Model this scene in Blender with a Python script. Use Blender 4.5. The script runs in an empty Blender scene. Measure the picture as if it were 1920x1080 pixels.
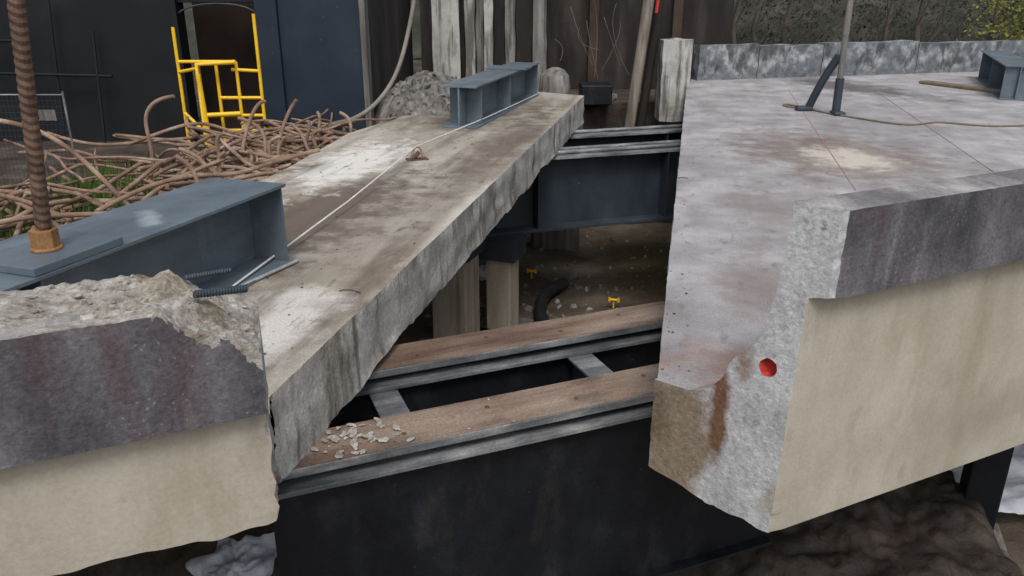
import bpy, bmesh, math, random
from mathutils import Vector, noise, Matrix
random.seed(7)
R=math.radians
S=bpy.context.scene
C=bpy.context.collection

# ---------------------------------------------------------------- materials
def mat(name, ramp, scale=2.0, stretch=(1,1,1), rot=0, fine=0.35, fscale=45, rough=.85, metal=0,
        bump=.3, bscale=30, bdist=.02, masks=(), specks=(), streak=None, spec=.3):
    m=bpy.data.materials.new(name); m.use_nodes=True
    nt=m.node_tree; N=nt.nodes; L=nt.links
    b=N['Principled BSDF']
    tc=N.new('ShaderNodeTexCoord')
    def noise_n(sc, det=8, st=(1,1,1), r=0, rg=.6):
        m1=N.new('ShaderNodeMapping'); m1.inputs['Rotation'].default_value=(0,0,r)
        m2=N.new('ShaderNodeMapping'); m2.inputs['Scale'].default_value=st
        L.new(tc.outputs['Object'],m1.inputs[0]); L.new(m1.outputs[0],m2.inputs[0])
        n=N.new('ShaderNodeTexNoise'); n.inputs['Scale'].default_value=sc
        n.inputs['Detail'].default_value=det; n.inputs['Roughness'].default_value=rg
        L.new(m2.outputs[0],n.inputs['Vector']); return n
    def mix(fac,a,bb,mode='MIX'):
        x=N.new('ShaderNodeMix'); x.data_type='RGBA'; x.blend_type=mode
        if hasattr(fac,'node'): L.new(fac,x.inputs[0])
        else: x.inputs[0].default_value=fac
        for i,v in ((6,a),(7,bb)):
            if hasattr(v,'node'): L.new(v,x.inputs[i])
            else: x.inputs[i].default_value=(*v,1)
        return x.outputs[2]
    def mr(v,a,bb,c=0,d=1):
        x=N.new('ShaderNodeMapRange'); L.new(v,x.inputs[0])
        for i,q in enumerate((a,bb,c,d)): x.inputs[i+1].default_value=q
        return x.outputs[0]
    n=noise_n(scale,8,stretch,rot)
    cr=N.new('ShaderNodeValToRGB'); e=cr.color_ramp.elements
    while len(e)<len(ramp): e.new(.5)
    for i,(p,c) in enumerate(ramp): e[i].position=p; e[i].color=(*c,1)
    L.new(n.outputs['Fac'],cr.inputs[0]); col=cr.outputs[0]
    dist=noise_n(2.5,8,rg=.68)
    for mk in masks:
        (loc,rad,az,c,soft,stg)=mk[:6]; nd=mk[6] if len(mk)>6 else .6
        mp=N.new('ShaderNodeMapping'); mp.vector_type='TEXTURE'
        mp.inputs['Location'].default_value=loc; mp.inputs['Rotation'].default_value=(0,0,-az)
        mp.inputs['Scale'].default_value=rad
        L.new(tc.outputs['Object'],mp.inputs[0])
        ln=N.new('ShaderNodeVectorMath'); ln.operation='LENGTH'; L.new(mp.outputs[0],ln.inputs[0])
        ad=N.new('ShaderNodeMath'); ad.operation='ADD'
        L.new(ln.outputs['Value'],ad.inputs[0]); L.new(mr(dist.outputs['Fac'],.25,.75,-nd,nd),ad.inputs[1])
        f=mr(ad.outputs[0],1-soft,1,stg,0); col=mix(f,col,c)
    for sk in ([streak] if isinstance(streak,tuple) else (streak or [])):
        sc,st,r,c,lo,hi,stg=sk
        sn=noise_n(sc,6,st,r); col=mix(mr(sn.outputs['Fac'],lo,hi,0,stg),col,c)
    for (sc,th,c,stg) in specks:
        v=N.new('ShaderNodeTexVoronoi'); v.inputs['Scale'].default_value=sc
        wob=noise_n(sc*1.7,4)
        va=N.new('ShaderNodeVectorMath'); va.operation='MULTIPLY_ADD'
        L.new(wob.outputs['Color'],va.inputs[0]); va.inputs[1].default_value=(.5/sc,)*3
        L.new(tc.outputs['Object'],va.inputs[2]); L.new(va.outputs[0],v.inputs['Vector'])
        pm=noise_n(sc*.12,3)
        f=mr(v.outputs['Distance'],th*.6,th,stg,0)
        g=N.new('ShaderNodeMath'); g.operation='MULTIPLY'; L.new(f,g.inputs[0]); L.new(mr(pm.outputs['Fac'],.48,.58),g.inputs[1])
        col=mix(g.outputs[0],col,c)
    fn=noise_n(fscale,10,rg=.75)
    g=mr(fn.outputs['Fac'],.3,.7,1-fine,1+fine*.7)
    cg=N.new('ShaderNodeCombineColor')
    for i in range(3): L.new(g,cg.inputs[i])
    col=mix(1.0,col,cg.outputs[0],'MULTIPLY')
    L.new(col,b.inputs['Base Color'])
    rn=noise_n(scale*1.7,5,stretch,rot)
    L.new(mr(rn.outputs['Fac'],.3,.7,max(.05,rough-.13),min(1,rough+.13)),b.inputs['Roughness']); b.inputs['Metallic'].default_value=metal
    b.inputs['Specular IOR Level'].default_value=spec
    if bump:
        bn=noise_n(bscale,10,rg=.7); bp=N.new('ShaderNodeBump'); bp.inputs['Strength'].default_value=bump
        bp.inputs['Distance'].default_value=bdist
        L.new(bn.outputs['Fac'],bp.inputs['Height']); L.new(bp.outputs[0],b.inputs['Normal'])
    return m

AZ=R(12.3)
M_deckL=mat('deck_concrete_left',[(.3,(.20,.17,.135)),(.45,(.32,.285,.235)),(.6,(.42,.39,.335)),(.75,(.54,.52,.47))],
    scale=1.1,stretch=(1,.28,1),rot=AZ,fine=.45,fscale=60,bump=.5,bscale=22,
    masks=[((-2.35,9.2,0),(1.0,3.8,1),AZ,(.125,.095,.07),.55,.88),((-.1,13.8,0),(.55,5.6,1),AZ,(.14,.115,.09),.7,.8),
           ((-.8,17.5,0),(1.8,3.0,1),AZ,(.115,.10,.08),.7,.85),
           ((-1.35,6.9,0),(.38,2.4,1),AZ,(.17,.13,.095),.7,.75),
           ((-2.5,12.3,0),(.8,2.3,1),AZ,(.70,.68,.63),.5,.95),((-1.95,6.0,0),(.55,1.1,1),AZ,(.66,.64,.60),.6,.85),
           ((-.45,9.6,0),(.28,2.8,1),AZ,(.62,.59,.51),.7,.75)],
    streak=[(3,(1,.10,1),AZ,(.12,.10,.078),.52,.7,.65),(7,(1,.3,1),AZ,(.09,.075,.06),.58,.68,.6)],specks=[(9,.12,(.12,.1,.08),.6),(3.5,.05,(.08,.07,.06),.7)])
M_cutL=mat('saw_cut_left',[(.3,(.31,.295,.26)),(.5,(.46,.45,.415)),(.7,(.62,.615,.59))],scale=2.2,stretch=(1,1,.7),fine=.45,fscale=34,
    bump=.8,bscale=16,bdist=.025,streak=[(4.5,(1,1,.16),0,(.12,.09,.065),.52,.66,.85),(2.0,(1,1,.5),0,(.19,.17,.145),.52,.64,.65)],specks=[(24,.22,(.17,.15,.13),.5)])
M_deckR=mat('deck_concrete_right',[(.3,(.255,.24,.24)),(.5,(.38,.37,.375)),(.7,(.53,.52,.53))],scale=1.2,fine=.42,fscale=60,bump=.5,bscale=24,
    rough=.52,spec=.45,
    masks=[((5.3,13.0,0),(1.9,2.8,1),0,(.17,.115,.08),.8,.9),((5.35,12.7,0),(.8,1.2,1),0,(.62,.57,.49),.5,.9),
           ((9.2,22.5,0),(3.5,1.2,1),R(70),(.08,.07,.065),.6,.8),((2.3,6.6,0),(.7,1.3,1),0,(.24,.18,.155),.7,.6),
           ((1.6,5.2,0),(.6,.5,1),0,(.28,.13,.08),.7,.6),((3.2,9.5,0),(.7,2.0,1),AZ,(.25,.215,.20),.8,.65),((7.2,16,0),(1.5,3.5,1),AZ,(.24,.23,.235),.8,.5)],
    streak=[(2,(1,.15,1),AZ,(.24,.205,.19),.5,.7,.55),(6,(1,.4,1),AZ,(.15,.125,.12),.58,.7,.55)],specks=[(14,.14,(.16,.12,.1),.6),(5,.06,(.10,.08,.07),.7)])
M_fascia=mat('fascia_concrete',[(.3,(.34,.305,.245)),(.5,(.42,.385,.315)),(.7,(.49,.46,.39))],scale=1.3,stretch=(1,1,.7),fine=.15,
    bump=.2,bscale=14,masks=[((3.6,5.2,-.4),(1.8,1.8,.3),0,(.27,.24,.195),.9,.5),((2.3,4.6,.2),(.03,.03,.12),0,(.14,.10,.07),.7,.7,.9)],
    streak=[(2.2,(1,1,.18),0,(.26,.215,.16),.52,.75,.7),(5,(1,1,.5),0,(.28,.25,.20),.58,.68,.4)],specks=[(4,.05,(.14,.11,.08),.7)])
M_curb=mat('curb_dark_stained',[(.3,(.045,.045,.055)),(.45,(.10,.098,.11)),(.6,(.17,.165,.18)),(.78,(.33,.32,.32))],scale=2.2,stretch=(1,1,.6),fine=.5,
    bump=.6,bscale=20,streak=[(3,(1,1,.12),0,(.08,.052,.058),.52,.68,.7),(5,(1,1,.2),0,(.26,.25,.25),.62,.72,.5)],specks=[(30,.2,(.35,.33,.3),.4)])
M_curbtop=mat('curb_top',[(.3,(.09,.088,.09)),(.5,(.22,.215,.215)),(.7,(.44,.43,.42))],scale=2.0,fine=.38,bump=.6,bscale=20,
    masks=[((-1.9,2.9,1.38),(.7,.4,.3),R(64),(.42,.41,.39),.8,.6)],
    streak=(6,(.2,1,1),R(64),(.08,.07,.07),.5,.7,.6))
M_cutR=mat('cut_face_right',[(.3,(.35,.355,.36)),(.5,(.47,.48,.49)),(.7,(.58,.59,.60))],scale=3,fine=.42,fscale=26,bump=.8,bscale=16,
    masks=[((1.10,4.91,-.40),(.37,.37,.62),0,(.23,.175,.12),.3,.93,.3),((1.02,4.97,-.25),(.18,.18,.35),0,(.13,.09,.06),.6,.75),
           ((1.375,4.68,-.12),(.075,.075,.42),0,(.15,.07,.03),.6,.95,.5),
           ((1.47,4.58,.30),(.08,.08,.16),0,(.20,.13,.08),.7,.75),((1.70,4.42,-.6),(.1,.1,.2),0,(.28,.22,.15),.7,.6)],
    specks=[(9,.17,(.17,.13,.10),.85),(30,.22,(.33,.30,.26),.6)])
M_broken=mat('broken_concrete',[(.32,(.24,.20,.15)),(.5,(.44,.41,.36)),(.68,(.62,.60,.56))],scale=9,fine=.55,fscale=40,bump=1,bscale=28,bdist=.03,
    masks=[((-1.3,3.3,1.4),(.4,.3,.3),0,(.34,.26,.16),.8,.5)],specks=[(26,.25,(.36,.27,.15),.8)])
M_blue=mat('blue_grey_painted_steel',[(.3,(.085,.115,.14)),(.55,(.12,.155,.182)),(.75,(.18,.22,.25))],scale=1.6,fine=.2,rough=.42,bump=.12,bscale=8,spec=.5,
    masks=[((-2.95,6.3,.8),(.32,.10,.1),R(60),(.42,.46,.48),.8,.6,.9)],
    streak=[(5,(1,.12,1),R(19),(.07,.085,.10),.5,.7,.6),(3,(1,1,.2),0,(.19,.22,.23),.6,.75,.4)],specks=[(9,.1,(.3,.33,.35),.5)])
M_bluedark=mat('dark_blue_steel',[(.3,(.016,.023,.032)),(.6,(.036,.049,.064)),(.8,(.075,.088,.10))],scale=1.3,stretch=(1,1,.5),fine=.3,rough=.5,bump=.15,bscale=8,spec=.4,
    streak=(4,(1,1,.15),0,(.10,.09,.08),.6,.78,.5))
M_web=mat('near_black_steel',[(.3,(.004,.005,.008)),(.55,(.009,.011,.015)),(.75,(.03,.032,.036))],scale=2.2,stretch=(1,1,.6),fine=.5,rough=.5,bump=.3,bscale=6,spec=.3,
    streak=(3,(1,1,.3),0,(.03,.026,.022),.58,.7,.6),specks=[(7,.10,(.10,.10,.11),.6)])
M_rustplank=mat('rusty_flange',[(.3,(.09,.055,.04)),(.45,(.19,.13,.095)),(.6,(.29,.225,.175)),(.75,(.42,.38,.33))],scale=2.0,stretch=(1,.25,1),rot=R(67),fine=.42,rough=.7,bump=.3,
    streak=[(9,(1,.08,1),R(67),(.07,.045,.032),.5,.68,.7),(3,(1,.5,1),R(67),(.10,.075,.055),.55,.66,.6)],specks=[(8,.12,(.04,.03,.02),.8)])
M_steeledge=mat('worn_steel_edge',[(.3,(.06,.07,.08)),(.5,(.17,.18,.19)),(.7,(.40,.41,.41))],scale=5,stretch=(1,.3,1),rot=R(67),fine=.35,rough=.5,metal=.3,bump=.3)
M_rust=mat('rusted_rebar',[(.3,(.12,.07,.048)),(.5,(.26,.17,.12)),(.7,(.43,.33,.255))],scale=2.2,fine=.4,rough=.9,bump=.5,bscale=70)
M_rod=mat('rod_rust',[(.3,(.06,.035,.025)),(.6,(.16,.10,.07))],scale=6,fine=.3,rough=.6,metal=.3)
M_nut=mat('nut_rust',[(.3,(.18,.085,.03)),(.6,(.32,.17,.07))],scale=9,fine=.3,rough=.7)
M_yellow=mat('yellow_paint',[(.3,(.72,.42,.01)),(.7,(.85,.55,.02))],scale=4,fine=.15,rough=.4,bump=0,spec=.5,specks=[(14,.15,(.25,.15,.04),.7)])
M_wire=mat('wire_galv',[(.3,(.60,.60,.59)),(.7,(.78,.78,.76))],scale=8,rough=.4,metal=.0,bump=0)
M_clamp=mat('clamp_steel',[(.3,(.28,.29,.29)),(.7,(.45,.46,.46))],scale=12,rough=.45,metal=.2,bump=0)
M_ground=mat('muddy_ground',[(.3,(.05,.04,.03)),(.5,(.12,.095,.07)),(.7,(.21,.175,.135))],scale=.8,fine=.4,bump=.8,bscale=6,bdist=.1,rough=.65,
    masks=[((3.8,20.4,-4.4),(2.0,3.2,1),0,(.085,.07,.025),.6,.85)],specks=[(5,.2,(.30,.27,.24),.6)])
M_terr=mat('dirt',[(.3,(.03,.025,.02)),(.5,(.065,.05,.04)),(.7,(.14,.115,.095))],scale=1.2,fine=.5,bump=.8,bscale=6,bdist=.08)
M_black=mat('black_wall',[(.3,(.004,.005,.007)),(.6,(.008,.010,.013)),(.8,(.02,.022,.026))],scale=.9,fine=.3,rough=.6,bump=.1)
M_navy=mat('navy_panel',[(.3,(.011,.019,.031)),(.7,(.022,.034,.052))],scale=.8,fine=.15,rough=.5,bump=.05,specks=[(3,.08,(.08,.1,.12),.5)])
M_brown=mat('brown_dark',[(.3,(.03,.02,.015)),(.7,(.07,.05,.04))],scale=1,fine=.3,rough=.8)
M_greyc=mat('weathered_grey_concrete',[(.3,(.08,.075,.068)),(.5,(.18,.17,.16)),(.7,(.34,.33,.31))],scale=1.6,stretch=(2,2,.25),fine=.4,bump=.6,
    streak=(3,(2,2,.1),0,(.06,.055,.045),.52,.62,.8))
M_white=mat('pale_concrete',[(.3,(.30,.295,.28)),(.7,(.56,.55,.53))],scale=1.6,fine=.3,bump=.4,streak=[(3,(1.5,1.5,.12),0,(.10,.09,.075),.46,.58,.9),(6,(1,1,.3),0,(.2,.19,.17),.55,.65,.6)])
M_beige=mat('beige_pile',[(.3,(.34,.295,.225)),(.7,(.54,.49,.40))],scale=1.5,stretch=(2,2,.3),fine=.3,bump=.4,streak=(3,(1,1,.1),0,(.22,.18,.13),.5,.65,.8))
M_pile=mat('aged_timber_pile',[(.3,(.17,.15,.12)),(.7,(.33,.30,.25))],scale=1.5,stretch=(2,2,.3),fine=.3,bump=.4,streak=(3,(1,1,.1),0,(.09,.07,.055),.5,.62,.8))
M_darkrib=mat('dark_ribbed',[(.3,(.010,.009,.008)),(.5,(.024,.020,.018)),(.7,(.06,.05,.045))],scale=1,stretch=(1.5,1.5,.3),fine=.4)
M_hose=mat('black_rubber',[(.3,(.01,.01,.011)),(.7,(.025,.025,.027))],rough=.5,bump=0)
M_greyhose=mat('grey_hose',[(.3,(.16,.15,.125)),(.7,(.25,.23,.20))],rough=.6,bump=0)
M_rope=mat('rope_fibre',[(.3,(.15,.11,.075)),(.7,(.27,.21,.16))],scale=30,fine=.4,bump=.5)
M_red=mat('red_paint',[(.3,(.36,.025,.018)),(.7,(.55,.06,.04))],scale=20,fine=.4)
M_redline=mat('red_chalk',[(.35,(.32,.13,.09)),(.7,(.38,.28,.25))],scale=3,fine=.4,bump=0)
M_darkline=mat('dark_chalk',[(.35,(.12,.09,.08)),(.7,(.30,.26,.25))],scale=3,fine=.4,bump=0)
M_wood=mat('wood',[(.3,(.13,.10,.065)),(.7,(.26,.21,.145))],scale=3,stretch=(1,1,1),fine=.3)
M_tarp=mat('brown_tarp',[(.3,(.015,.013,.011)),(.5,(.04,.032,.026)),(.75,(.10,.078,.06))],scale=1.8,fine=.3,rough=.45,bump=.6,bscale=5,bdist=.1)
M_sheet=mat('white_sheet',[(.3,(.62,.66,.72)),(.7,(.80,.83,.87))],scale=2,fine=.1,rough=.5,bump=.5,bscale=4,bdist=.1)
M_barr=mat('barrier_paint',[(.3,(.08,.09,.10)),(.5,(.17,.185,.20)),(.66,(.40,.41,.41))],scale=3,fine=.45,bump=.5,streak=(3,(1,1,.5),0,(.055,.06,.065),.5,.6,.8))
M_leafd=mat('dark_foliage',[(.3,(.018,.019,.014)),(.5,(.036,.036,.027)),(.7,(.075,.07,.055))],scale=.7,fine=.3,bump=0)
M_leafy=mat('yellow_foliage',[(.3,(.10,.12,.02)),(.7,(.22,.21,.05))],scale=2,fine=.3,bump=0)
M_weed=mat('weeds_green',[(.3,(.05,.09,.015)),(.7,(.10,.16,.03))],scale=2,fine=.3,bump=0)
M_bark=mat('bark',[(.3,(.06,.05,.04)),(.7,(.16,.14,.12))],scale=4,stretch=(1,1,.2),fine=.4)

# ---------------------------------------------------------------- helpers
def empty(name):
    e=bpy.data.objects.new(name,None); C.objects.link(e); return e
def finish(bm,name,mats,parent=None,smooth=False,bevel=0):
    me=bpy.data.meshes.new(name); bm.to_mesh(me); bm.free()
    for m in (mats if isinstance(mats,(list,tuple)) else [mats]): me.materials.append(m)
    if smooth:
        for p in me.polygons: p.use_smooth=True
    o=bpy.data.objects.new(name,me); C.objects.link(o)
    if parent: o.parent=parent
    if bevel:
        b=o.modifiers.new('bev','BEVEL'); b.width=bevel; b.segments=2; b.limit_method='ANGLE'
    return o
def obox(bm,o,ex,ey,x0,x1,y0,y1,z0,z1,mi=0):
    o=Vector((o[0],o[1],0)); ex=Vector((ex[0],ex[1],0)); ey=Vector((ey[0],ey[1],0)); vs=[]
    for z in (z0,z1):
        for (a,b) in ((x0,y0),(x1,y0),(x1,y1),(x0,y1)):
            p=o+ex*a+ey*b; vs.append(bm.verts.new((p.x,p.y,z)))
    fs=[(3,2,1,0),(4,5,6,7),(0,1,5,4),(1,2,6,5),(2,3,7,6),(3,0,4,7)]
    for f in fs:
        q=bm.faces.new([vs[i] for i in f]); q.material_index=mi
def box(name,x0,x1,y0,y1,z0,z1,m,parent=None,bevel=.01,o=(0,0),az=0):
    bm=bmesh.new(); ey=(math.sin(az),math.cos(az)); ex=(math.cos(az),-math.sin(az))
    obox(bm,o,ex,ey,x0,x1,y0,y1,z0,z1); bmesh.ops.recalc_face_normals(bm,faces=bm.faces)
    return finish(bm,name,m,parent,bevel=bevel)
def roughbox(name,x0,x1,y0,y1,z0,z1,m,amp=.03,sc=3,cuts=10,parent=None):
    bm=bmesh.new(); obox(bm,(0,0),(1,0),(0,1),x0,x1,y0,y1,z0,z1)
    bmesh.ops.subdivide_edges(bm,edges=bm.edges[:],cuts=cuts,use_grid_fill=True)
    for v in bm.verts:
        c=v.co.copy(); v.co=c+Vector((noise.noise(c*sc),noise.noise(c*sc+Vector((9,0,0))),noise.noise(c*sc+Vector((0,9,0)))))*amp*1.6
    bmesh.ops.recalc_face_normals(bm,faces=bm.faces)
    return finish(bm,name,m,parent)
def tube(name,paths,r,m,parent=None,smooth=False,res=3):
    cu=bpy.data.curves.new(name,'CURVE'); cu.dimensions='3D'; cu.bevel_depth=r; cu.bevel_resolution=res; cu.use_fill_caps=True
    for p in paths:
        if smooth:
            s=cu.splines.new('NURBS'); s.points.add(len(p)-1); s.order_u=min(4,len(p)); s.use_endpoint_u=True; s.resolution_u=6
        else:
            s=cu.splines.new('POLY'); s.points.add(len(p)-1)
        for i,q in enumerate(p):
            s.points[i].co=(*q,1)
    cu.materials.append(m)
    o=bpy.data.objects.new(name,cu); C.objects.link(o)
    if parent: o.parent=parent
    return o
def slab(name,poly,z0,z1,fixed,step,jit,mats,parent,rows=5,bot=1.0):
    pts=[];fl=[]
    n=len(poly)
    for i in range(n):
        a=Vector(poly[i]);b=Vector(poly[(i+1)%n]); k=max(1,int((b-a).length/step)) if i not in fixed else 1
        for j in range(k):
            pts.append(a.lerp(b,j/k)); fl.append(0 if (i in fixed or (j==0 and (i-1)%n in fixed)) else 1)
    bm=bmesh.new(); rings=[]
    m=len(pts)
    for r in range(rows+1):
        z=z1+(z0-z1)*r/rows; ring=[]
        for i,p in enumerate(pts):
            t=(pts[(i+1)%m]-pts[i-1]).normalized(); nn=Vector((t.y,-t.x))
            q=p.copy(); zz=z
            if fl[i]:
                w=.45 if r==0 else .9
                hf=noise.noise(Vector((p.x*9,p.y*9,r*1.1)))*.45
                q+=nn*jit*w*(noise.noise(Vector((p.x*1.6,p.y*1.6,r*.4)))+hf)
                chip=max(0,noise.noise(Vector((p.x*1.1,p.y*1.1,5)))-.05)
                if r==rows: q-=nn*jit*1.5*chip
                if r>=rows-2: zz+=jit*bot*((r-rows+3)/3)*(2.2*noise.noise(Vector((p.x*.9,p.y*.9,9)))+1.0*noise.noise(Vector((p.x*3,p.y*3,2)))+.5*noise.noise(Vector((p.x*9,p.y*9,2)))+3.5*chip)
            ring.append(bm.verts.new((q.x,q.y,zz)))
        rings.append(ring)
    f=bm.faces.new(rings[0]); f.material_index=0
    f=bm.faces.new(list(reversed(rings[-1]))); f.material_index=1
    for r in range(rows):
        for i in range(m):
            f=bm.faces.new([rings[r][i],rings[r+1][i],rings[r+1][(i+1)%m],rings[r][(i+1)%m]]); f.material_index=1
            f.smooth=fl[i]==1
    bmesh.ops.recalc_face_normals(bm,faces=bm.faces)
    o=finish(bm,name,mats,parent)
    me=o.data; me.polygons[0].use_smooth=False
    try: me.set_sharp_from_angle(angle=R(50))
    except Exception: pass
    return o
def rocks(name,items,m,parent=None,sub=1,flat=1.0):
    bm=bmesh.new()
    for (x,y,z,s) in items:
        r=bmesh.ops.create_icosphere(bm,subdivisions=sub,radius=s)
        rz=Matrix.Rotation(random.random()*6,3,'Z'); rot=rz@Matrix.Rotation(random.random()*(6 if flat>.9 else .5),3,'X')
        sc=Vector((random.uniform(.6,1.3),random.uniform(.6,1.2),random.uniform(.4,.9)*flat))
        for v in r['verts']:
            c=rot@Vector((v.co.x*sc.x,v.co.y*sc.y,v.co.z*sc.z))
            c*=1+.45*noise.noise(c*(2/s)+Vector((x,y,z))*9)
            v.co=c+Vector((x,y,z))
    return finish(bm,name,m,parent)
def ibeam(name,p0,p1,width,z0,z1,tf,tw,m,stiff=(),mats=None,topmi=0,parent=None):
    a=Vector((p0[0],p0[1]));b=Vector((p1[0],p1[1])); d=(b-a); Ln=d.length; d.normalize(); ex=(d.y,-d.x)
    bm=bmesh.new(); w=width/2
    obox(bm,a,ex,d,-w,w,0,Ln,z1-tf,z1,topmi); obox(bm,a,ex,d,-w,w,0,Ln,z0,z0+tf); obox(bm,a,ex,d,-tw/2,tw/2,0,Ln,z0+tf,z1-tf)
    for s in stiff:
        for sg in (-1,1):
            x0,x1=(tw/2,w-.03) if sg>0 else (-w+.03,-tw/2)
            obox(bm,a,ex,d,x0,x1,s,s+.02,z0+tf,z1-tf)
    bmesh.ops.recalc_face_normals(bm,faces=bm.faces)
    return finish(bm,name,mats or m,parent,bevel=.004)

E=Vector((.9033,.4291)); A=Vector((1.80,4.33)); D=Vector((-.772,.635))
# ---------------------------------------------------------------- right bridge section
sec_r=empty('bridge_section')
prof=[(-.05,1.395),(.23,1.41),(.25,1.11),(.281,.79),(.32,.54),(.40,.43),(.494,.34),(.565,.16),(.66,.06),(.785,.004),(1.05,.004),(1.05,-.71),(.8,-.76),(.49,-.84),(.3,-.82),(.2,-.87),(.12,-.85),(.10,0),(.076,.84),(-.045,.86)]
pm=[0,4,4,4,4,4,4,4,4,4,3,3,3,3,3,3,2,2,1,1]
dp=[];dm=[]
for i,(p,mi) in enumerate(zip(prof,pm)):
    q=prof[(i+1)%len(prof)]; k=max(1,int(math.dist(p,q)/.03))
    for j in range(k):
        dp.append((p[0]+(q[0]-p[0])*j/k,p[1]+(q[1]-p[1])*j/k)); dm.append(mi)
bm=bmesh.new(); rings=[]
ts=[0,.015,.03,.05,.08,.12,.2,.35,.6,1,2,4,8,16]
for t in ts:
    ring=[]
    for i,(d,z) in enumerate(dp):
        j=.018*max(0,1-t/.12)
        nz=abs(noise.noise(Vector((d*5,z*5,t*4))))+.35*abs(noise.noise(Vector((d*19+5,z*19,t*9))))
        cx,cz=.45,-.1
        if z>.8: cx,cz=.1,1.1
        v=Vector((cx-d,cz-z)); v.normalize()
        a=j*nz*2.0*(1.4 if (z<-.6 and d<.55) else .8)
        if dm[i]==2 and z>-.7: a*=.3
        p=A+D*(d+v.x*a)+E*t
        ring.append(bm.verts.new((p.x,p.y,z+v.y*a)))
    rings.append(ring)
n=len(dp)
for k in range(len(ts)-1):
    for i in range(n):
        f=bm.faces.new([rings[k][i],rings[k+1][i],rings[k+1][(i+1)%n],rings[k][(i+1)%n]]); f.material_index=dm[i] if ts[k]>.04 or dm[i]!=1 else 5
hc=(.262,.335); hole=[]
P3=lambda d,z,t=0:(A.x+D.x*d+E.x*t,A.y+D.y*d+E.y*t,z)
for i in range(28):
    a=i/28*math.tau; w=1+.08*noise.noise(Vector((math.cos(a)*2,math.sin(a)*2,3)))
    hole.append(bm.verts.new(P3(hc[0]+.058*w*math.cos(a),hc[1]+.062*w*math.sin(a))))
inn=[bm.verts.new((v.co.x+E.x*.07,v.co.y+E.y*.07,v.co.z)) for v in hole]
ed=[bm.edges.get((rings[0][i],rings[0][(i+1)%n])) or bm.edges.new((rings[0][i],rings[0][(i+1)%n])) for i in range(n)]
he=[bm.edges.new((hole[i],hole[(i+1)%28])) for i in range(28)]
res=bmesh.ops.triangle_fill(bm,use_beauty=True,use_dissolve=False,edges=ed+he,normal=(-.635,-.772,0))
for g in res['geom']:
    if isinstance(g,bmesh.types.BMFace): g.material_index=5
for i in range(28):
    f=bm.faces.new([hole[i],hole[(i+1)%28],inn[(i+1)%28],inn[i]]); f.material_index=6
f=bm.faces.new(inn); f.material_index=6
f=bm.faces.new(list(reversed(rings[-1]))); f.material_index=2
bmesh.ops.recalc_face_normals(bm,faces=bm.faces)
finish(bm,'edge_beam',[M_curbtop,M_curb,M_fascia,M_cutR,M_deckR,M_cutR,M_red],sec_r)
Cc=A+D*1.04+E*.02
slab('deck',[tuple(Cc),(4.6,21.6),(5.3,24.3),(24,31),tuple(Cc+E*24)],-.70,0,{2,3,4},.06,.022,[M_deckR,M_cutR],sec_r)
for k,(a,b,m) in enumerate([((4.61,10.5),(7.3,21.6),M_redline),((7.09,11.6),(9.57,21.6),M_darkline)]):
    a=Vector(a);b=Vector(b);d=(b-a).normalized()
    bm=bmesh.new(); obox(bm,a,(d.y,-d.x),d,-.008,.008,0,(b-a).length,.001,.004); finish(bm,'chalk_line_%d'%k,m,sec_r)

# ---------------------------------------------------------------- left bridge section
sec_l=empty('bridge_section')
F0=Vector((-1.03,2.98)); D2=Vector((-.307,.952))
pl=[(0,1.38),(.62,1.37),(.68,1.0),(.74,.5),(.88,.15),(1.15,.004),(1.89,.004),(1.89,-.68),(1.5,-.45),(1.1,-.05),(.7,.2),(.1,.27),(.08,.86),(0,.87)]
ml=[0,4,4,4,4,4,3,3,3,3,3,2,1,1]
dp=[];dm=[]
for i,(p,mi) in enumerate(zip(pl,ml)):
    q=pl[(i+1)%len(pl)]; k=max(1,int(math.dist(p,q)/(.018 if mi in(0,1) else .06)))
    for j in range(k):
        dp.append((p[0]+(q[0]-p[0])*j/k,p[1]+(q[1]-p[1])*j/k)); dm.append(mi)
ts=[-9,-6,-4,-3,-2.4,-2,-1.7]+[-1.5+.018*i for i in range(84)]
ts[-1]=0.0
bm=bmesh.new(); rings=[]
def H(t,d):
    br=.06*noise.noise(Vector((t*5,d*5,0)))
    e=min(0,-(t+.36+br*1.2)*.62) if t>-.36-br*1.2 else 0
    rough=max(0,min(1,(t+1.1)/.6))
    if d<.08: rough*= (1 if t>-.4 else .25)
    cell=noise.cell(Vector((t*14+noise.noise(Vector((t*9,d*9,1)))*1.5,d*14,0)))
    nn=(.04*noise.noise(Vector((t*4,d*4,1)))+.022*noise.noise(Vector((t*13,d*13,2)))+.016*noise.noise(Vector((t*35,d*35,4)))+.012*cell)*rough
    return 1.38+e+nn-(.03*rough if d>.1 else 0)
for t in ts:
    ring=[]
    for (d,z) in dp:
        zz=z
        if z>.87: zz=.87+(z-.87)*(H(t,d)-.87)/.51
        j=max(0,1+t/.10)*.02
        nz=noise.noise(Vector((d*9,z*9,t*3)))
        p=F0+D2*(d+nz*j*.6)+E*(t-(abs(nz)*.06 if t>-.001 else 0)*(1 if z<.8 else .4))
        if z>=.26 and z<.5 and d<.2: zz+=.04*noise.noise(Vector((t*2,0,0)))+.02*noise.noise(Vector((t*9,0,0)))
        ring.append(bm.verts.new((p.x,p.y,zz)))
    rings.append(ring)
n=len(dp)
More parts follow.
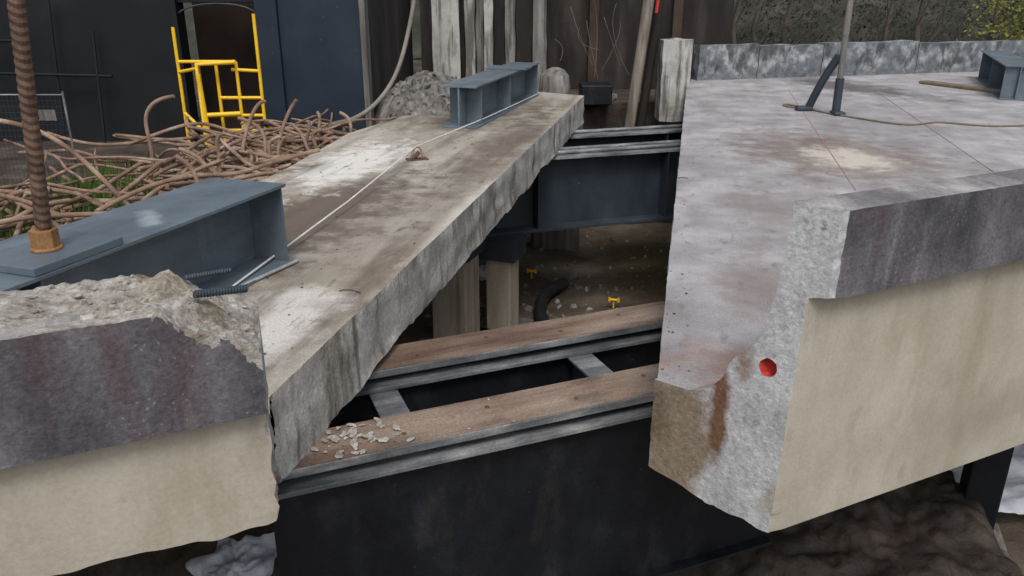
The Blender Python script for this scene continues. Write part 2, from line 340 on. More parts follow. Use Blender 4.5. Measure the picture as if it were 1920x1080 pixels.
for k in range(len(ts)-1):
    for i in range(n):
        f=bm.faces.new([rings[k][i],rings[k+1][i],rings[k+1][(i+1)%n],rings[k][(i+1)%n]])
        mi=dm[i]
        if mi==0 and ts[k]>-.95+.5*noise.noise(Vector((dp[i][0]*5,ts[k]*3,7))) : mi=5
        if mi==4 and dp[i][1]>.5 and ts[k]>-.9: mi=5
        if mi==1 and ts[k]>-.5 and dp[i][1]>.87:
            zlim=1.36-.30*max(0,(ts[k]+.4))/.4*.55+.07*noise.noise(Vector((ts[k]*12,3,1)))+.03*noise.noise(Vector((ts[k]*40,3,1)))
            if dp[i][1]>zlim+.03 and ts[k]>-.42: mi=5
        f.material_index=mi
f=bm.faces.new(rings[-1]); f.material_index=3
f=bm.faces.new(list(reversed(rings[0]))); f.material_index=2
bmesh.ops.recalc_face_normals(bm,faces=bm.faces)
finish(bm,'edge_beam',[M_curbtop,M_curb,M_fascia,M_cutL,M_deckL,M_broken],sec_l)
K=F0+D2*1.88
slab('deck',[tuple(K+E*-.005),tuple(K+E*-7),(-8.2,4.6),(-5.0,6.6),(-4.0,9.0),(-3.4,11.8),(-3.05,15),(-2.2,17.4),(-1.3,21.2),(.4,21.5),(1.81,20.5)],
     -.66,0,{0,1},.05,.03,[M_deckL,M_cutL],sec_l,rows=8,bot=1.0)
def ridged(name,p0,p1,r,m,parent,pitch=.012,amp=.12,seg=14):
    p0=Vector(p0);p1=Vector(p1);ax=(p1-p0);Ln=ax.length;ax.normalize()
    u=ax.orthogonal().normalized();v=ax.cross(u); bm=bmesh.new(); k=int(Ln/pitch*2); prev=None
    for i in range(k+1):
        c=p0+ax*(Ln*i/k); ring=[]
        for s in range(seg):
            a=s/seg*math.tau; rr=r*(1+amp*(1 if (i%2) else -1))
            ring.append(bm.verts.new(c+(u*math.cos(a)+v*math.sin(a))*rr+ax*(pitch*.5*math.sin(a))))
        if prev:
            for s in range(seg): bm.faces.new([prev[s],prev[(s+1)%seg],ring[(s+1)%seg],ring[s]])
        else: bm.faces.new(list(reversed(ring)))
        prev=ring
    bm.faces.new(prev); bmesh.ops.recalc_face_normals(bm,faces=bm.faces)
    return finish(bm,name,m,parent)
q=F0+D2*.33
ridged('rebar_stub',(q.x-.22,q.y-.12,1.335),(q.x-.03,q.y-.02,1.325),.017,M_bluedark,sec_l)
ridged('rebar_stub',(q.x-.33,q.y+.06,1.345),(q.x-.17,q.y+.19,1.335),.012,M_bluedark,sec_l)
it=[]
for i in range(90):
    t=-random.random()**1.3*.9; d=random.uniform(.03,.58); p=F0+D2*d+E*t
    it.append((p.x,p.y,H(t,d)+.001,random.uniform(.004,.015)))
p=F0+E*-.70+D2*.42; it.append((p.x,p.y,1.365,.032))
rocks('broken_chips',it,M_broken,sec_l,flat=.7)

# ---------------------------------------------------------------- steel beams on the deck
ibeam('steel_beam',(-4.17,2.96),(-2.56,7.64),.84,.002,.8,.03,.03,M_blue,stiff=(.4,1.55,2.2,4.90))
ibeam('steel_beam',(-1.02,15.52),(.33,20.6),.72,.002,.8,.035,.035,M_blue,stiff=(.45,2.6,5.2))
ibeam('steel_beam',(12.1,19.6),(14.2,24.5),.7,.002,.8,.03,.03,M_blue,stiff=(.1,2.6,5.0))
bx=empty('bearing_plate')
box('plate',-.33,.42,-.38,.38,.803,.86,M_blue,bx,.006,o=(-3.35,5.35),az=R(19))
rod=empty('threaded_rod')
ridged('shaft',(-3.225,5.28,.86),(-3.0,5.28,3.4),.050,M_rod,rod,pitch=.055,amp=.07)
bm=bmesh.new(); bmesh.ops.create_cone(bm,segments=6,radius1=.092,radius2=.092,depth=.13,cap_ends=True,matrix=Matrix.Translation((-3.22,5.28,.94)))
bmesh.ops.create_cone(bm,segments=20,radius1=.105,radius2=.10,depth=.02,cap_ends=True,matrix=Matrix.Translation((-3.22,5.28,.872)))
finish(bm,'nut',M_nut,rod,bevel=.006)
box('packing_plate',-.5,.45,-.3,.3,.803,.85,M_blue,None,.005,o=(-.05,18.9),az=R(15))
lug=empty('lifting_lug')
box('base',-.17,.17,-.08,.08,.002,.02,M_rod,lug,.004,o=(-1.50,12.55),az=R(-20))
tube('eye',[[(-1.58,12.53,.02),(-1.57,12.54,.16),(-1.50,12.55,.24),(-1.43,12.57,.18),(-1.40,12.58,.03)]],.022,M_rust,lug,smooth=True)
tube('eye_wedge',[[(-1.56,12.5,.03),(-1.46,12.5,.13)]],.035,M_rod,lug)
tube('wire_cable',[[(-2.5,6.7,.05),(-2.0,9.5,.11),(-1.50,12.5,.22),(-.5,16.3,.10),(.62,20.3,.06)]],.011,M_wire)
tube('clamp_bar',[[(-2.52,6.62,.025),(-2.12,7.5,.025)]],.018,M_clamp)

# ---------------------------------------------------------------- girders below
G=Vector((.924,.382)); Gp=Vector((-.382,.924))
def girder(front_pt,left,right,name,bottom,wid=.5):
    g=empty(name); a=Vector(front_pt)
    bm=bmesh.new()
    ex=G; ey=Gp
    obox(bm,a,ex,ey,left,right,0,wid,-.78,-.712,0)
    obox(bm,a,ex,ey,left,right,.12,wid-.12,-.86,-.78,1)
    obox(bm,a,ex,ey,left,right,-.05,wid+.05,-.90,-.86,0)
    obox(bm,a,ex,ey,left,right,.06,.10,bottom+.04,-.90,1)
    obox(bm,a,ex,ey,left,right,-.05,wid+.05,bottom,bottom+.04,1)
    bmesh.ops.recalc_face_normals(bm,faces=bm.faces)
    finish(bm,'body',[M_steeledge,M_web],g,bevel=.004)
    bm=bmesh.new(); obox(bm,a,ex,ey,left+.01,right-.01,.012,wid-.012,-.7115,-.706)
    bmesh.ops.recalc_face_normals(bm,faces=bm.faces)
    finish(bm,'rusty_top',M_rustplank,g)
    bm=bmesh.new(); s=left+.3; k=0
    while s<right:
        c=a+ex*s+ey*(wid*(.35 if k%2 else .65))
        bmesh.ops.create_cone(bm,segments=14,radius1=.022,radius2=.02,depth=.006,cap_ends=True,matrix=Matrix.Translation((c.x,c.y,-.702))); s+=.75;k+=1
    finish(bm,'bolt_holes',M_rod,g)
    return g
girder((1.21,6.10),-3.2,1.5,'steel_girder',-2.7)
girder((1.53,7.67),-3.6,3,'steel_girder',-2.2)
tie=empty('cross_tie')
for k,(x,y) in enumerate([(.95,6.62),(-.95,5.95)]):
    box('tie_%d'%k,-.13,.13,0,.95,-.93,-.905,M_steeledge,tie,.003,o=(x,y),az=R(-22))
box('web_brace',-.02,.02,0,.95,-1.6,-.94,M_bluedark,tie,.003,o=(.95,6.62),az=R(-22))
tube('cable_conduit',[[(-2,6.1,-1.5),(3.5,8.4,-1.5)]],.05,M_steeledge)
def biggirder(p0,p1,name,bottom):
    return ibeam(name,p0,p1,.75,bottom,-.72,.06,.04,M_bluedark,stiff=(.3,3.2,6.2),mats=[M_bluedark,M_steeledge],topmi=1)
biggirder((-2.6,15.6),(9.5,19.6),'steel_girder',-2.3)
biggirder((-2.2,18.0),(9.5,21.8),'steel_girder',-2.3)
tube('girder_rail',[[(-2.4,15.5,-.68),(9,19.25,-.68)],[(-2.4,15.85,-.68),(9,19.6,-.68)],[(-2,18.0,-.68),(9,21.6,-.68)]],.045,M_steeledge)
def column(x,y,w,top,m):
    c=empty('support_column')
    box('shaft',-w/2,w/2,-w/2,w/2,-4.6,top-.45,m,c,.03,o=(x,y),az=R(20))
    box('cap',-w/2-.12,w/2+.12,-w/2-.1,w/2+.1,top-.45,top,M_bluedark,c,.01,o=(x,y),az=R(20))
    box('footing',-w,w,-w,w,-4.6,-4.33,M_greyc,c,.03,o=(x,y),az=R(20))
column(-.2,16.0,.55,-2.3,M_beige); column(-1.15,15.3,.75,-2.0,M_beige); column(6.15,8.9,.42,-2.2,M_black); column(8.3,10.6,.6,-2.3,M_black); column(5.0,18.1,.6,-2.3,M_beige)
box('timber_brace',-.7,.7,-.05,.05,-4.0,-3.8,M_rust,None,.01,o=(-.7,16.3),az=R(10))

# ---------------------------------------------------------------- ground
def grid(name,x0,x1,y0,y1,nx,ny,fz,m,parent=None,smooth=True):
    bm=bmesh.new(); g=[[bm.verts.new((x0+(x1-x0)*i/nx,y0+(y1-y0)*j/ny,0)) for i in range(nx+1)] for j in range(ny+1)]
    for r in g:
        for v in r: v.co.z=fz(v.co.x,v.co.y)
    for j in range(ny):
        for i in range(nx): bm.faces.new([g[j][i],g[j][i+1],g[j+1][i+1],g[j+1][i]])
    return finish(bm,name,m,parent,smooth)
bm=bmesh.new(); vs=[bm.verts.new(p) for p in ((-400,-200,-4.75),(400,-200,-4.75),(400,600,-4.75),(-400,600,-4.75))]; bm.faces.new(vs); finish(bm,'ground',M_ground)
def bedz(x,y): return -4.44+.12*noise.noise(Vector((x*.6,y*.6,0)))+.05*noise.noise(Vector((x*2.5,y*2.5,3)))
grid('muddy_bed',-14,22,-2,26,120,100,bedz,M_ground)
def fz(x,y): return -.62+.08*noise.noise(Vector((x*.8,y*.8,0)))+.03*noise.noise(Vector((x*3,y*3,3)))
slab('embankment',[(-30,4.9),(-6.2,4.9),(-4.2,9),(-3.6,15),(-3.0,24.2),(40,24.6),(40,80),(-60,80)],-4.7,-.66,set(),.8,.2,[M_terr,M_terr],None,rows=8)
grid('dirt_surface',-30,-3.7,6,30,90,80,fz,M_terr)

# ---------------------------------------------------------------- rebar tangle
pathsA=[];pathsB=[]
edge=[Vector((-5.6,6.2)),Vector((-4.7,7.6)),Vector((-4.0,9.0)),Vector((-3.6,11.0)),Vector((-3.35,12.4)),Vector((-3.15,14.4)),Vector((-2.9,15.6))]
def ept(t):
    t*=len(edge)-1; i=min(int(t),len(edge)-2); return edge[i].lerp(edge[i+1],t-i)
for i in range(190):
    t=random.random()**.85; e=ept(t)
    a=math.pi+random.uniform(-1.1,1.1); p=Vector((e.x+random.uniform(-.6,.25),e.y,random.uniform(-.4,-.02)))
    pts=[tuple(p)]; ln=random.uniform(.3,.6); tilt=random.uniform(-.3,.3); turn=random.uniform(-.35,.35)
    for k in range(random.randint(3,6)):
        p=p+Vector((math.cos(a)*ln,math.sin(a)*ln,math.sin(tilt)*ln*.6))
        p.z=max(p.z,-.55)
        if p.z>.2: tilt=-.35
        pts.append(tuple(p)); a+=turn+random.uniform(-.25,.25); tilt+=random.uniform(-.4,.3)
    (pathsA if random.random()<.7 else pathsB).append(pts)
for i in range(110):
    t=random.random()*.85; e=ept(t); p=Vector((e.x-random.uniform(.1,2.6),e.y,random.uniform(-.45,.1))); a=math.pi*.5+random.uniform(-.6,1.3); pts=[tuple(p)]
    for k in range(7):
        p=p+Vector((math.cos(a)*.5,math.sin(a)*.5,random.uniform(-.12,.10))); a+=random.uniform(-.3,.3); p.z=min(.25,max(-.55,p.z)); pts.append(tuple(p))
    (pathsA if random.random()<.6 else pathsB).append(pts)
for i in range(12):
    t=random.uniform(.45,1); e=ept(t); x=e.x-random.uniform(0,1.2); y=e.y; h=random.uniform(.2,.5)
    pathsA.append([(x,y,-.3),(x+random.uniform(-.1,.1),y,.05),(x+random.uniform(-.2,.2),y,h*.7),(x+random.uniform(-.4,.3),y,h)])
pathsA+= [[(-7.6,10.3,.95),(-6.9,10.2,1.02),(-6.2,10.1,1.0),(-5.6,10,.75),(-5.1,9.9,.25),(-4.75,9.8,-.15),(-4.4,9.7,-.35)],
         [(-5.9,13.0,-.3),(-5.8,12.9,.2),(-5.95,12.9,.55),(-5.7,12.9,.9),(-5.3,12.8,.95)],
         [(-4.6,13.4,-.3),(-4.5,13.5,.3),(-4.3,13.6,.8),(-4.15,13.7,.75)],
         [(-4.1,13.8,-.3),(-4.05,14.2,.4),(-3.75,14.2,.72)],
         [(-7.4,9.2,-.2),(-6.9,9.2,.25),(-6.2,9.3,.35),(-5.6,9.3,.1),(-5.1,9.3,-.2)]]
reb=empty('rebar_tangle')
tube('thick_bars',pathsA,.032,M_rust,reb,smooth=True,res=2)
tube('thin_bars',pathsB,.021,M_rust,reb,smooth=True,res=2)
bm=bmesh.new()
for i in range(2600):
    x=random.gauss(-6.2,.6); y=random.gauss(11.0,1.2); z=fz(x,y); h=random.uniform(.15,.55); a=random.random()*6.3; w=.03
    dx,dy=math.cos(a)*w,math.sin(a)*w
    v=[bm.verts.new((x-dx,y-dy,z)),bm.verts.new((x+dx,y+dy,z)),bm.verts.new((x+random.uniform(-.15,.15),y+random.uniform(-.15,.15),z+h))]; bm.faces.new(v)
finish(bm,'weeds',M_weed)

# ---------------------------------------------------------------- yellow gate
gate=empty('yellow_safety_gate'); gx,gy,gz=-6.62,16.4,-.78
def gp(x,z,y=0): return (gx+x,gy+y,gz+z)
tube('frame',[[gp(0,0),gp(0,2.6)],[gp(1.60,0),gp(1.60,2.85)],[gp(0,1.75),gp(.5,1.85,-.35)],[gp(0,1.95),gp(1.15,1.95)],
  [gp(0,.95),gp(.5,.6,-.35)],[gp(1.05,1.8),gp(1.6,1.77)],[gp(.75,1.25),gp(1.6,1.25)],[gp(.75,.9),gp(1.6,.9)],[gp(.75,.6),gp(1.6,.6)],[gp(.75,0.05),gp(.75,1.93)],[gp(1.15,.6),gp(1.15,1.95)]],.034,M_yellow,gate)
tube('door',[[gp(.5,0,-.35),gp(.5,1.93,-.35),gp(1.15,1.95,-.1)],[gp(.58,0,-.35),gp(.5,1.75,-.35)],[gp(.5,.95,-.35),gp(1.15,.95,-.1)]],.048,M_yellow,gate)
box('base',-.1,1.75,-.5,.1,-.78,-.55,M_bluedark,gate,.02,o=(gx,gy))

# ---------------------------------------------------------------- dark shed
sh=empty('dark_steel_shed')
box('wall_left',-22,-7.1,17.6,17.9,-1,4.5,M_black,sh)
box('post_left',-7.1,-6.95,17.5,17.95,-1,4.5,M_black,sh)
box('back_wall',-7.4,-4.9,19.6,19.8,-1,4.5,M_brown,sh)
box('side_wall',-5.3,-5.15,17.95,19.6,-1,4.5,M_brown,sh)
box('header',-6.95,-5.3,17.62,17.9,2.25,4.5,M_black,sh)
box('post_right',-5.3,-4.85,17.4,17.9,-1,4.5,M_navy,sh)
box('panel',-4.85,-3.15,17.5,17.75,-1,4.5,M_navy,sh)
box('edge_trim',-3.15,-3.03,17.4,17.8,-1,4.5,M_greyc,sh)
box('end_wall',-3.25,-3.1,17.8,26,-1,4.5,M_darkrib,sh)
tube('arch_trim',[[(-6.92,17.55,2.05),(-6.7,17.55,2.2),(-6.1,17.55,2.26),(-5.5,17.55,2.2),(-5.32,17.55,2.05)]],.02,M_bluedark,sh,smooth=True)
tube('scaffold_tubes',[[(-9.6,17.2,-.6),(-9.5,17.4,2.3)],[(-8.7,17.1,-.6),(-8.7,17.4,1.7)],[(-12,17.2,.9),(-8.4,17.3,.8)],[(-12,17.2,1.5),(-10,17.3,1.52)]],.03,M_black)

fe=empty('mesh_fence')
x0,x1,y,z0,z1=-10.2,-7.15,13.0,-.55,.95
nx,nz=44,16
pths=[[(x0+(x1-x0)*i/nx,y,z0),(x0+(x1-x0)*i/nx,y,z1)] for i in range(nx+1)]+[[(x0,y,z0+(z1-z0)*j/nz),(x1,y,z0+(z1-z0)*j/nz)] for j in range(nz+1)]
tube('mesh',pths,.0025,M_bluedark,fe,res=0)
tube('frame',[[(x0,y,z0),(x1,y,z0),(x1,y,z1),(x0,y,z1),(x0,y,z0)],[(x1,y,z0),(x1,y,z1+.05)]],.018,M_steeledge,fe)
box('panel_tag',-7.65,-7.3,12.95,12.965,.55,.72,M_greyc,fe,.002)

# ---------------------------------------------------------------- background industrial wall / piles
bw=empty('dark_warehouse')
box('wall',-3.0,7.2,27.5,27.8,-1,8,M_darkrib,bw)
for k,x in enumerate((2.5,5.2)): box('column_%d'%k,x,x+.3,27.2,27.5,-1,8,M_brown,bw)
cw=empty('concrete_pier_wall')
xs=-2.35
for k,(w,m,y,h) in enumerate([(.8,M_white,24.6,5.5),(.12,M_darkrib,24.9,5.5),(.28,M_white,24.5,5.5),(.22,M_greyc,24.9,5.5),(.25,M_white,24.4,5.5),(.3,M_darkrib,24.8,5.5),(.3,M_greyc,24.9,5.5),(.45,M_darkrib,24.9,5.5),(.4,M_greyc,24.6,5.5)]):
    roughbox('pile_%d'%k,xs,xs+w,y,y+.5,-1,h,m,amp=.02,sc=2.5,cuts=12,parent=cw); xs+=w+.03
lp=empty('leaning_pile')
tube('shaft',[[(3.35,23,-1.2),(3.80,23,3.2)]],.15,M_pile,lp); tube('shaft_dark',[[(3.72,23.3,-1.2),(4.15,23.3,3.2)]],.13,M_darkrib,lp)
roughbox('concrete_block',4.15,4.95,22.8,23.6,-1,1.2,M_white,amp=.03,sc=2.0,cuts=14)
box('dark_skip',2.0,2.9,23.6,24.6,-.66,-.1,M_web,None,.03)
tube('red_jack',[[(3.88,22.75,1.9),(3.95,22.75,2.7)]],.045,M_red)
tube('loose_branches',[[(1.3+i*.3+random.uniform(-.3,.3),25.8,random.uniform(1,2.6)),(1.5+i*.25+random.uniform(-.5,.5),25.5,random.uniform(.8,1.8)),(1.7+i*.25+random.uniform(-.7,.7),25.3,random.uniform(-.2,1.2))] for i in range(8)],.010,M_bark,smooth=True)
tube('grey_hose',[[(-3.3,15.5,.1),(-3.0,16.0,.12),(-2.6,16.6,.45),(-2.3,17.0,1.0),(-2.1,17.3,1.8),(-1.9,17.4,2.7),(-1.9,17.4,3.6)]],.045,M_greyhose,smooth=True)
tube('hose_nozzle',[[(-3.45,15.3,.08),(-3.1,15.85,.10)]],.07,M_wood)
def mz(x,y):
    m=max(0,1-((x+2.0)/1.3)**2-((y-19.3)/2.6)**2)
    return -.5+1.1*m**.7+.16*noise.noise(Vector((x*2,y*2,0)))+.10*noise.noise(Vector((x*6,y*6,3)))+.05*noise.noise(Vector((x*14,y*14,3)))
grid('rubble_heap',-3.2,-.8,16.8,23,70,120,mz,M_greyc,smooth=False)
it=[(random.uniform(-3,3.2),random.uniform(24.6,25.6),-.64,random.uniform(.05,.16)) for i in range(120)]
for i in range(70):
    x=random.uniform(-2.8,-1.2); y=random.uniform(17,21); it.append((x,y,mz(x,y)+.02,random.uniform(.03,.1)))
rocks('loose_rubble',it,M_greyc)
bm=bmesh.new()
pr=[(.42,.0),(.42,.25),(.42,.5),(.37,.78),(.25,.93),(.1,1.0)]
prev=None
for (r,z) in pr:
    ring=[]
    for a in range(24):
        an=a/24*math.tau; rr=r*(1+.15*noise.noise(Vector((math.cos(an)*1.5,math.sin(an)*1.5,z*3))))
        ring.append(bm.verts.new((1.15+rr*math.cos(an),22.0+rr*math.sin(an),z-.45)))
    if prev:
        for s in range(24): bm.faces.new([prev[s],prev[(s+1)%24],ring[(s+1)%24],ring[s]])
    prev=ring
bm.faces.new(prev); finish(bm,'concrete_stump',M_greyc,smooth=True)
box('pier_cap',.55,1.9,21.6,22.6,-4.6,-.4,M_greyc,None,.05)

# small debris on girders / deck
it=[]
for i in range(60):
    s=random.gauss(-2.52,.17); c=Vector((1.21,6.10))+G*s+Gp*random.uniform(.02,.46); it.append((c.x,c.y,-.70+random.random()*.015,random.uniform(.008,.048)))
for i in range(25):
    s=random.uniform(-2.3,1); c=Vector((1.21,6.10))+G*s+Gp*random.uniform(.02,.46); it.append((c.x,c.y,-.70,random.uniform(.004,.014)))
rocks('concrete_debris',it,M_broken,flat=.35)
it=[]
for i in range(60):
    s=random.random(); e=Vector((.986,5.0)).lerp(Vector((4.6,21.6)),s*s); it.append((e.x+random.uniform(.03,.25),e.y,.002,random.uniform(.004,.014)))
for i in range(320):
    it.append((random.uniform(-3,1),random.uniform(5,20),.003,random.uniform(.004,.016)))
it=[q for q in it if not (q[0]>-1.5+(q[1]-5.2)*.217 and q[0]<.9)]
rocks('loose_chips',it,M_terr,flat=.5)
tube('twigs',[[(-1.55,6.7,.01),(-1.45,6.75,.02),(-1.35,6.65,.01)],[(2.36,11.2,.01),(2.42,11.25,.02),(2.5,11.2,.01)]],.005,M_rod,smooth=True)

# ---------------------------------------------------------------- items on the muddy bed
tube('black_hose',[[(.95,15.2,-4.3),(.65,15.9,-4.25),(.6,16.8,-4.25),(.75,17.6,-4.2),(1.15,18.2,-4.2),(1.3,18.3,-4.2)]],.14,M_hose,smooth=True)
for (x,y) in ((.5,19.2),(2.35,17.2)):
    c=empty('yellow_clamp')
    tube('bar',[[(x-.1,y,-4.2),(x+.1,y-.05,-4.2)]],.028,M_yellow,c); tube('stem',[[(x,y,-4.42),(x,y,-4.2)]],.02,M_yellow,c)
    tube('grip',[[(x-.1,y,-4.25),(x-.1,y,-4.15)],[(x+.1,y-.05,-4.25),(x+.1,y-.05,-4.15)]],.03,M_yellow,c)
rocks('white_bag',[(-.75,18.9,-4.15,.24),(-.6,18.8,-4.0,.15)],M_sheet,sub=2)
it=[(x,y,bedz(x,y)+.01,random.uniform(.03,.12)) for x,y in [(random.uniform(-2,6),random.uniform(8,23)) for i in range(300)]]
rocks('bed_stones',it,M_greyc)
def tz(x,y): return -4.35+max(0,.75*(1-((x-5)/2.7)**2-((y-9)/2.4)**2))+.25*noise.noise(Vector((x*1.3,y*1.3,0)))+.16*abs(noise.noise(Vector((x*3.5,y*2.5,3))))+.08*abs(noise.noise(Vector((x*10,y*5,3))))
grid('brown_tarp',1.6,6.0,6.0,10.5,110,100,tz,M_tarp)
grid('white_sheet',6.0,9.8,9.0,12.0,60,60,lambda x,y:-4.05+.15*noise.noise(Vector((x*2,y*2,0)))+.08*abs(noise.noise(Vector((x*6,y*3,0)))),M_sheet)
bm=bmesh.new()
cx,cy=-3.45,8.0; NR=14; rings=[]
c0=bm.verts.new((cx,cy,-4.15))
for k in range(1,NR+1):
    ring=[]
    for i in range(60):
        a=i/60*math.tau; rr=.62*(1+.8*noise.noise(Vector((math.cos(a)*2,math.sin(a)*2,1))))*k/NR
        x=cx+rr*math.cos(a)*.8; yy=cy+rr*math.sin(a)*1.2
        ring.append(bm.verts.new((x,yy,-4.25+.12*noise.noise(Vector((x*3,yy*3,0)))+.08*abs(noise.noise(Vector((x*9,yy*5,0)))))))
    rings.append(ring)
for i in range(60): bm.faces.new([c0,rings[0][i],rings[0][(i+1)%60]])
for k in range(NR-1):
    for i in range(60): bm.faces.new([rings[k][i],rings[k+1][i],rings[k+1][(i+1)%60],rings[k][(i+1)%60]])
finish(bm,'plastic_sheet',M_sheet,smooth=True)
it=[(random.uniform(-3.4,2.5),random.uniform(5.4,6.1),-4.33,random.uniform(.015,.05)) for i in range(60)]
rocks('white_litter',it,M_sheet)

# ---------------------------------------------------------------- far end of right deck
ba=empty('concrete_barrier')
def wallseg(a,b,h,t,m,par,nm,z0=.0,rough=0):
    a=Vector(a);b=Vector(b);d=(b-a);L_=d.length;d.normalize(); bm=bmesh.new()
    obox(bm,a,(d.y,-d.x),d,-t/2,t/2,0,L_,z0,h)
    if rough:
        bmesh.ops.subdivide_edges(bm,edges=bm.edges[:],cuts=24,use_grid_fill=True)
        for v in bm.verts:
            c=v.co.copy()
            if c.z>z0+.01: v.co=c+Vector((noise.noise(c*4),noise.noise(c*4+Vector((5,0,0))),noise.noise(c*1.5+Vector((0,5,0)))*1.2))*rough
    bmesh.ops.recalc_face_normals(bm,faces=bm.faces); return finish(bm,nm,m,par,bevel=0 if rough else .02)
wallseg((5.35,24.1),(7.2,24.6),1.0,.35,M_barr,ba,'seg_1',rough=.03); wallseg((7.23,24.61),(9.3,25.18),.94,.35,M_barr,ba,'seg_2',rough=.03); wallseg((9.33,25.19),(12.6,26.1),.98,.35,M_barr,ba,'seg_3',rough=.03); wallseg((12.63,26.11),(20,28.2),.92,.35,M_barr,ba,'seg_4',rough=.03)
wallseg((11.6,23.2),(12.6,20.8),.09,.3,M_wood,None,'timber_plank',z0=.006)
tube('rope',[[(6.6,17.9,.02),(6.3,18.3,.02),(6.15,18.5,.02),(6.3,18.9,.02),(6.55,18.3,.03),(6.7,17.5,.02),(7.11,16.8,.02),(7.61,15.8,.02),(8.1,15.9,.02),(8.57,16.3,.02),(9.0,15.8,.02),(9.6,15.6,.02),(10.3,15.9,.02),(11.5,15.7,.02)]],.02,M_rope,smooth=True)
pr=empty('legs_stand_in')  # invented mast and brace, standing in for what looks like a worker's legs
tube('mast',[[(6.93,17.35,.0),(6.93,17.4,1.6)],[(6.93,17.4,1.6),(7.0,17.6,3.4)]],.065,M_greyc,pr)
tube('sleeve',[[(6.93,17.35,.02),(6.93,17.37,.75)]],.090,M_bluedark,pr)
tube('brace',[[(6.52,17.9,.03),(6.6,17.8,.35),(6.68,17.65,.75),(6.88,17.45,1.2)]],.085,M_bluedark,pr,smooth=True)
box('foot_1',-.12,.12,-.22,.12,.002,.08,M_bluedark,pr,.03,o=(6.93,17.3)); box('foot_2',-.24,.10,-.12,.12,.002,.10,M_bluedark,pr,.03,o=(6.50,17.9))

# ---------------------------------------------------------------- trees
def tree(x,y,h,r,z0=-.7):
    t=empty('tree'); paths=[]
    p=Vector((x,y,z0)); bm=bmesh.new()
    segs=[];q=p.copy()
    for i in range(7):
        segs.append((q.copy(),.13*(1-i/8))); q=q+Vector((random.uniform(-.2,.2),random.uniform(-.2,.2),h/7))
    prev=None
    for c,rr in segs:
        ring=[bm.verts.new((c.x+rr*math.cos(a/8*math.tau),c.y+rr*math.sin(a/8*math.tau),c.z)) for a in range(8)]
        if prev:
            for s in range(8): bm.faces.new([prev[s],prev[(s+1)%8],ring[(s+1)%8],ring[s]])
        prev=ring
    finish(bm,'trunk',M_bark,t,smooth=True)
    cl=[]
    for i in range(40):
        c,rr=segs[random.randint(0,6)]; a=random.random()*6.3; l=random.uniform(.5,1)*r
        e=c+Vector((math.cos(a)*l,math.sin(a)*l,random.uniform(.2,1.4)*l)); m=c.lerp(e,.5)+Vector((random.uniform(-.2,.2),0,-.15))
        paths.append([tuple(c),tuple(m),tuple(e)]); cl.append(e)
    tube('branches',paths,.012,M_bark,t,smooth=True,res=1)
    bm=bmesh.new()
    for c in cl:
        for i in range(30):
            o=c+Vector((random.gauss(0,.4),random.gauss(0,.4),random.gauss(0,.35))); s=random.uniform(.03,.06)
            u=Vector((random.gauss(0,1),random.gauss(0,1),random.gauss(0,1))).normalized(); v=u.orthogonal().normalized()
            bm.faces.new([bm.verts.new(o+u*s),bm.verts.new(o+v*s*.6),bm.verts.new(o-u*s),bm.verts.new(o-v*s*.6)])
    finish(bm,'foliage',M_leafd,t)
for (x,y) in ((7.9,29.5),(9.0,30.5),(10.2,31),(12,29.8),(13.6,30.6),(15.2,31),(17,30),(20,31.5)):
    tree(x,y,6.5,1.7)
bm=bmesh.new()
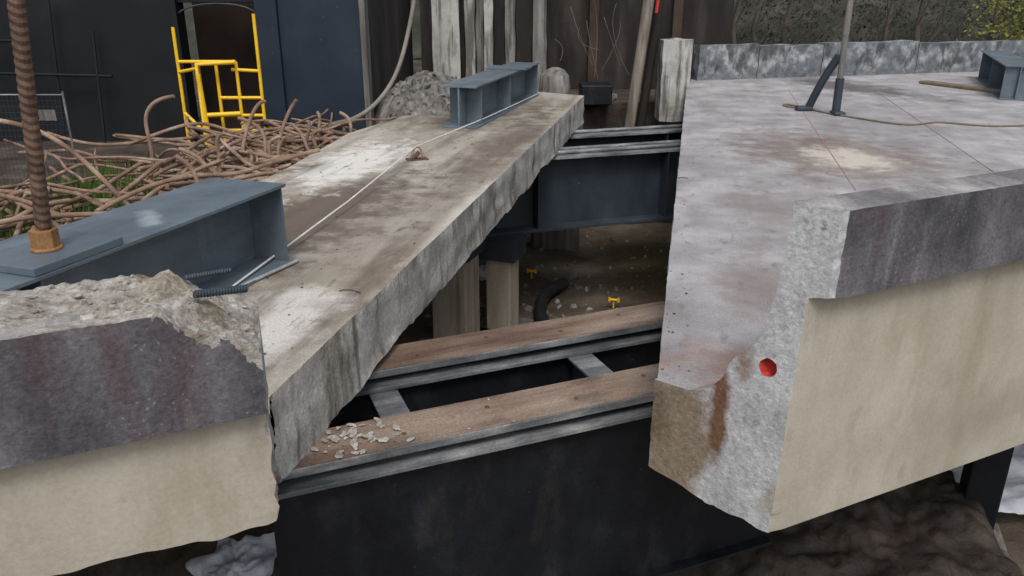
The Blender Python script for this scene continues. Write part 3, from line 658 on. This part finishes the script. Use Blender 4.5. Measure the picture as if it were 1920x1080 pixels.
for i in range(26000):
    x=random.uniform(4,34); y=random.uniform(33,38); z=random.uniform(-.7,8); s=random.uniform(.05,.16)
    if noise.noise(Vector((x*.5,z*.5,y*.3)))<-.05: continue
    o=Vector((x,y,z)); u=Vector((random.gauss(0,1),random.gauss(0,1),random.gauss(0,1))).normalized(); v=u.orthogonal().normalized()
    bm.faces.new([bm.verts.new(o+u*s),bm.verts.new(o+v*s*.6),bm.verts.new(o-u*s),bm.verts.new(o-v*s*.6)])
finish(bm,'distant_trees',M_leafd)
grid('hillside',-120,120,39,90,60,30,lambda x,y:-.8+(y-39)*.55+.8*noise.noise(Vector((x*.2,y*.2,0))),M_leafd)
bm=bmesh.new()
for i in range(2500):
    o=Vector((random.gauss(17.6,.8),random.gauss(28.8,.4),random.gauss(1.6,.9))); s=random.uniform(.04,.10)
    u=Vector((random.gauss(0,1),random.gauss(0,1),random.gauss(0,1))).normalized(); v=u.orthogonal().normalized()
    bm.faces.new([bm.verts.new(o+u*s),bm.verts.new(o+v*s*.6),bm.verts.new(o-u*s),bm.verts.new(o-v*s*.6)])
finish(bm,'yellow_shrub',M_leafy)

# ---------------------------------------------------------------- light
w=bpy.data.worlds.new('World'); S.world=w; w.use_nodes=True
nt=w.node_tree; bg=nt.nodes['Background']; sky=nt.nodes.new('ShaderNodeTexSky'); sky.sky_type='NISHITA'; sky.sun_disc=False
sel,saz=R(55),R(178)
sky.sun_elevation=sel; sky.sun_rotation=saz; sky.dust_density=4; sky.air_density=1
hs=nt.nodes.new('ShaderNodeHueSaturation'); hs.inputs['Saturation'].default_value=.5
nt.links.new(sky.outputs[0],hs.inputs['Color']); nt.links.new(hs.outputs[0],bg.inputs[0]); bg.inputs[1].default_value=.15
sd=bpy.data.lights.new('sun','SUN'); sd.energy=1.5; sd.angle=R(20); sd.color=(1,.975,.945)
so=bpy.data.objects.new('sun',sd); C.objects.link(so)
dv=Vector((math.sin(saz)*math.cos(sel),math.cos(saz)*math.cos(sel),math.sin(sel)))
so.rotation_euler=dv.to_track_quat('Z','Y').to_euler()

cam=bpy.data.cameras.new('camera'); co=bpy.data.objects.new('camera',cam); C.objects.link(co)
cam.sensor_width=36; cam.lens=28.125; cam.clip_end=1500; cam.clip_start=.05
co.location=(0,0,2.56); co.rotation_euler=(R(90-20.64),0,0); S.camera=co
S.view_settings.view_transform='Standard'; S.view_settings.look='None'; S.view_settings.exposure=0
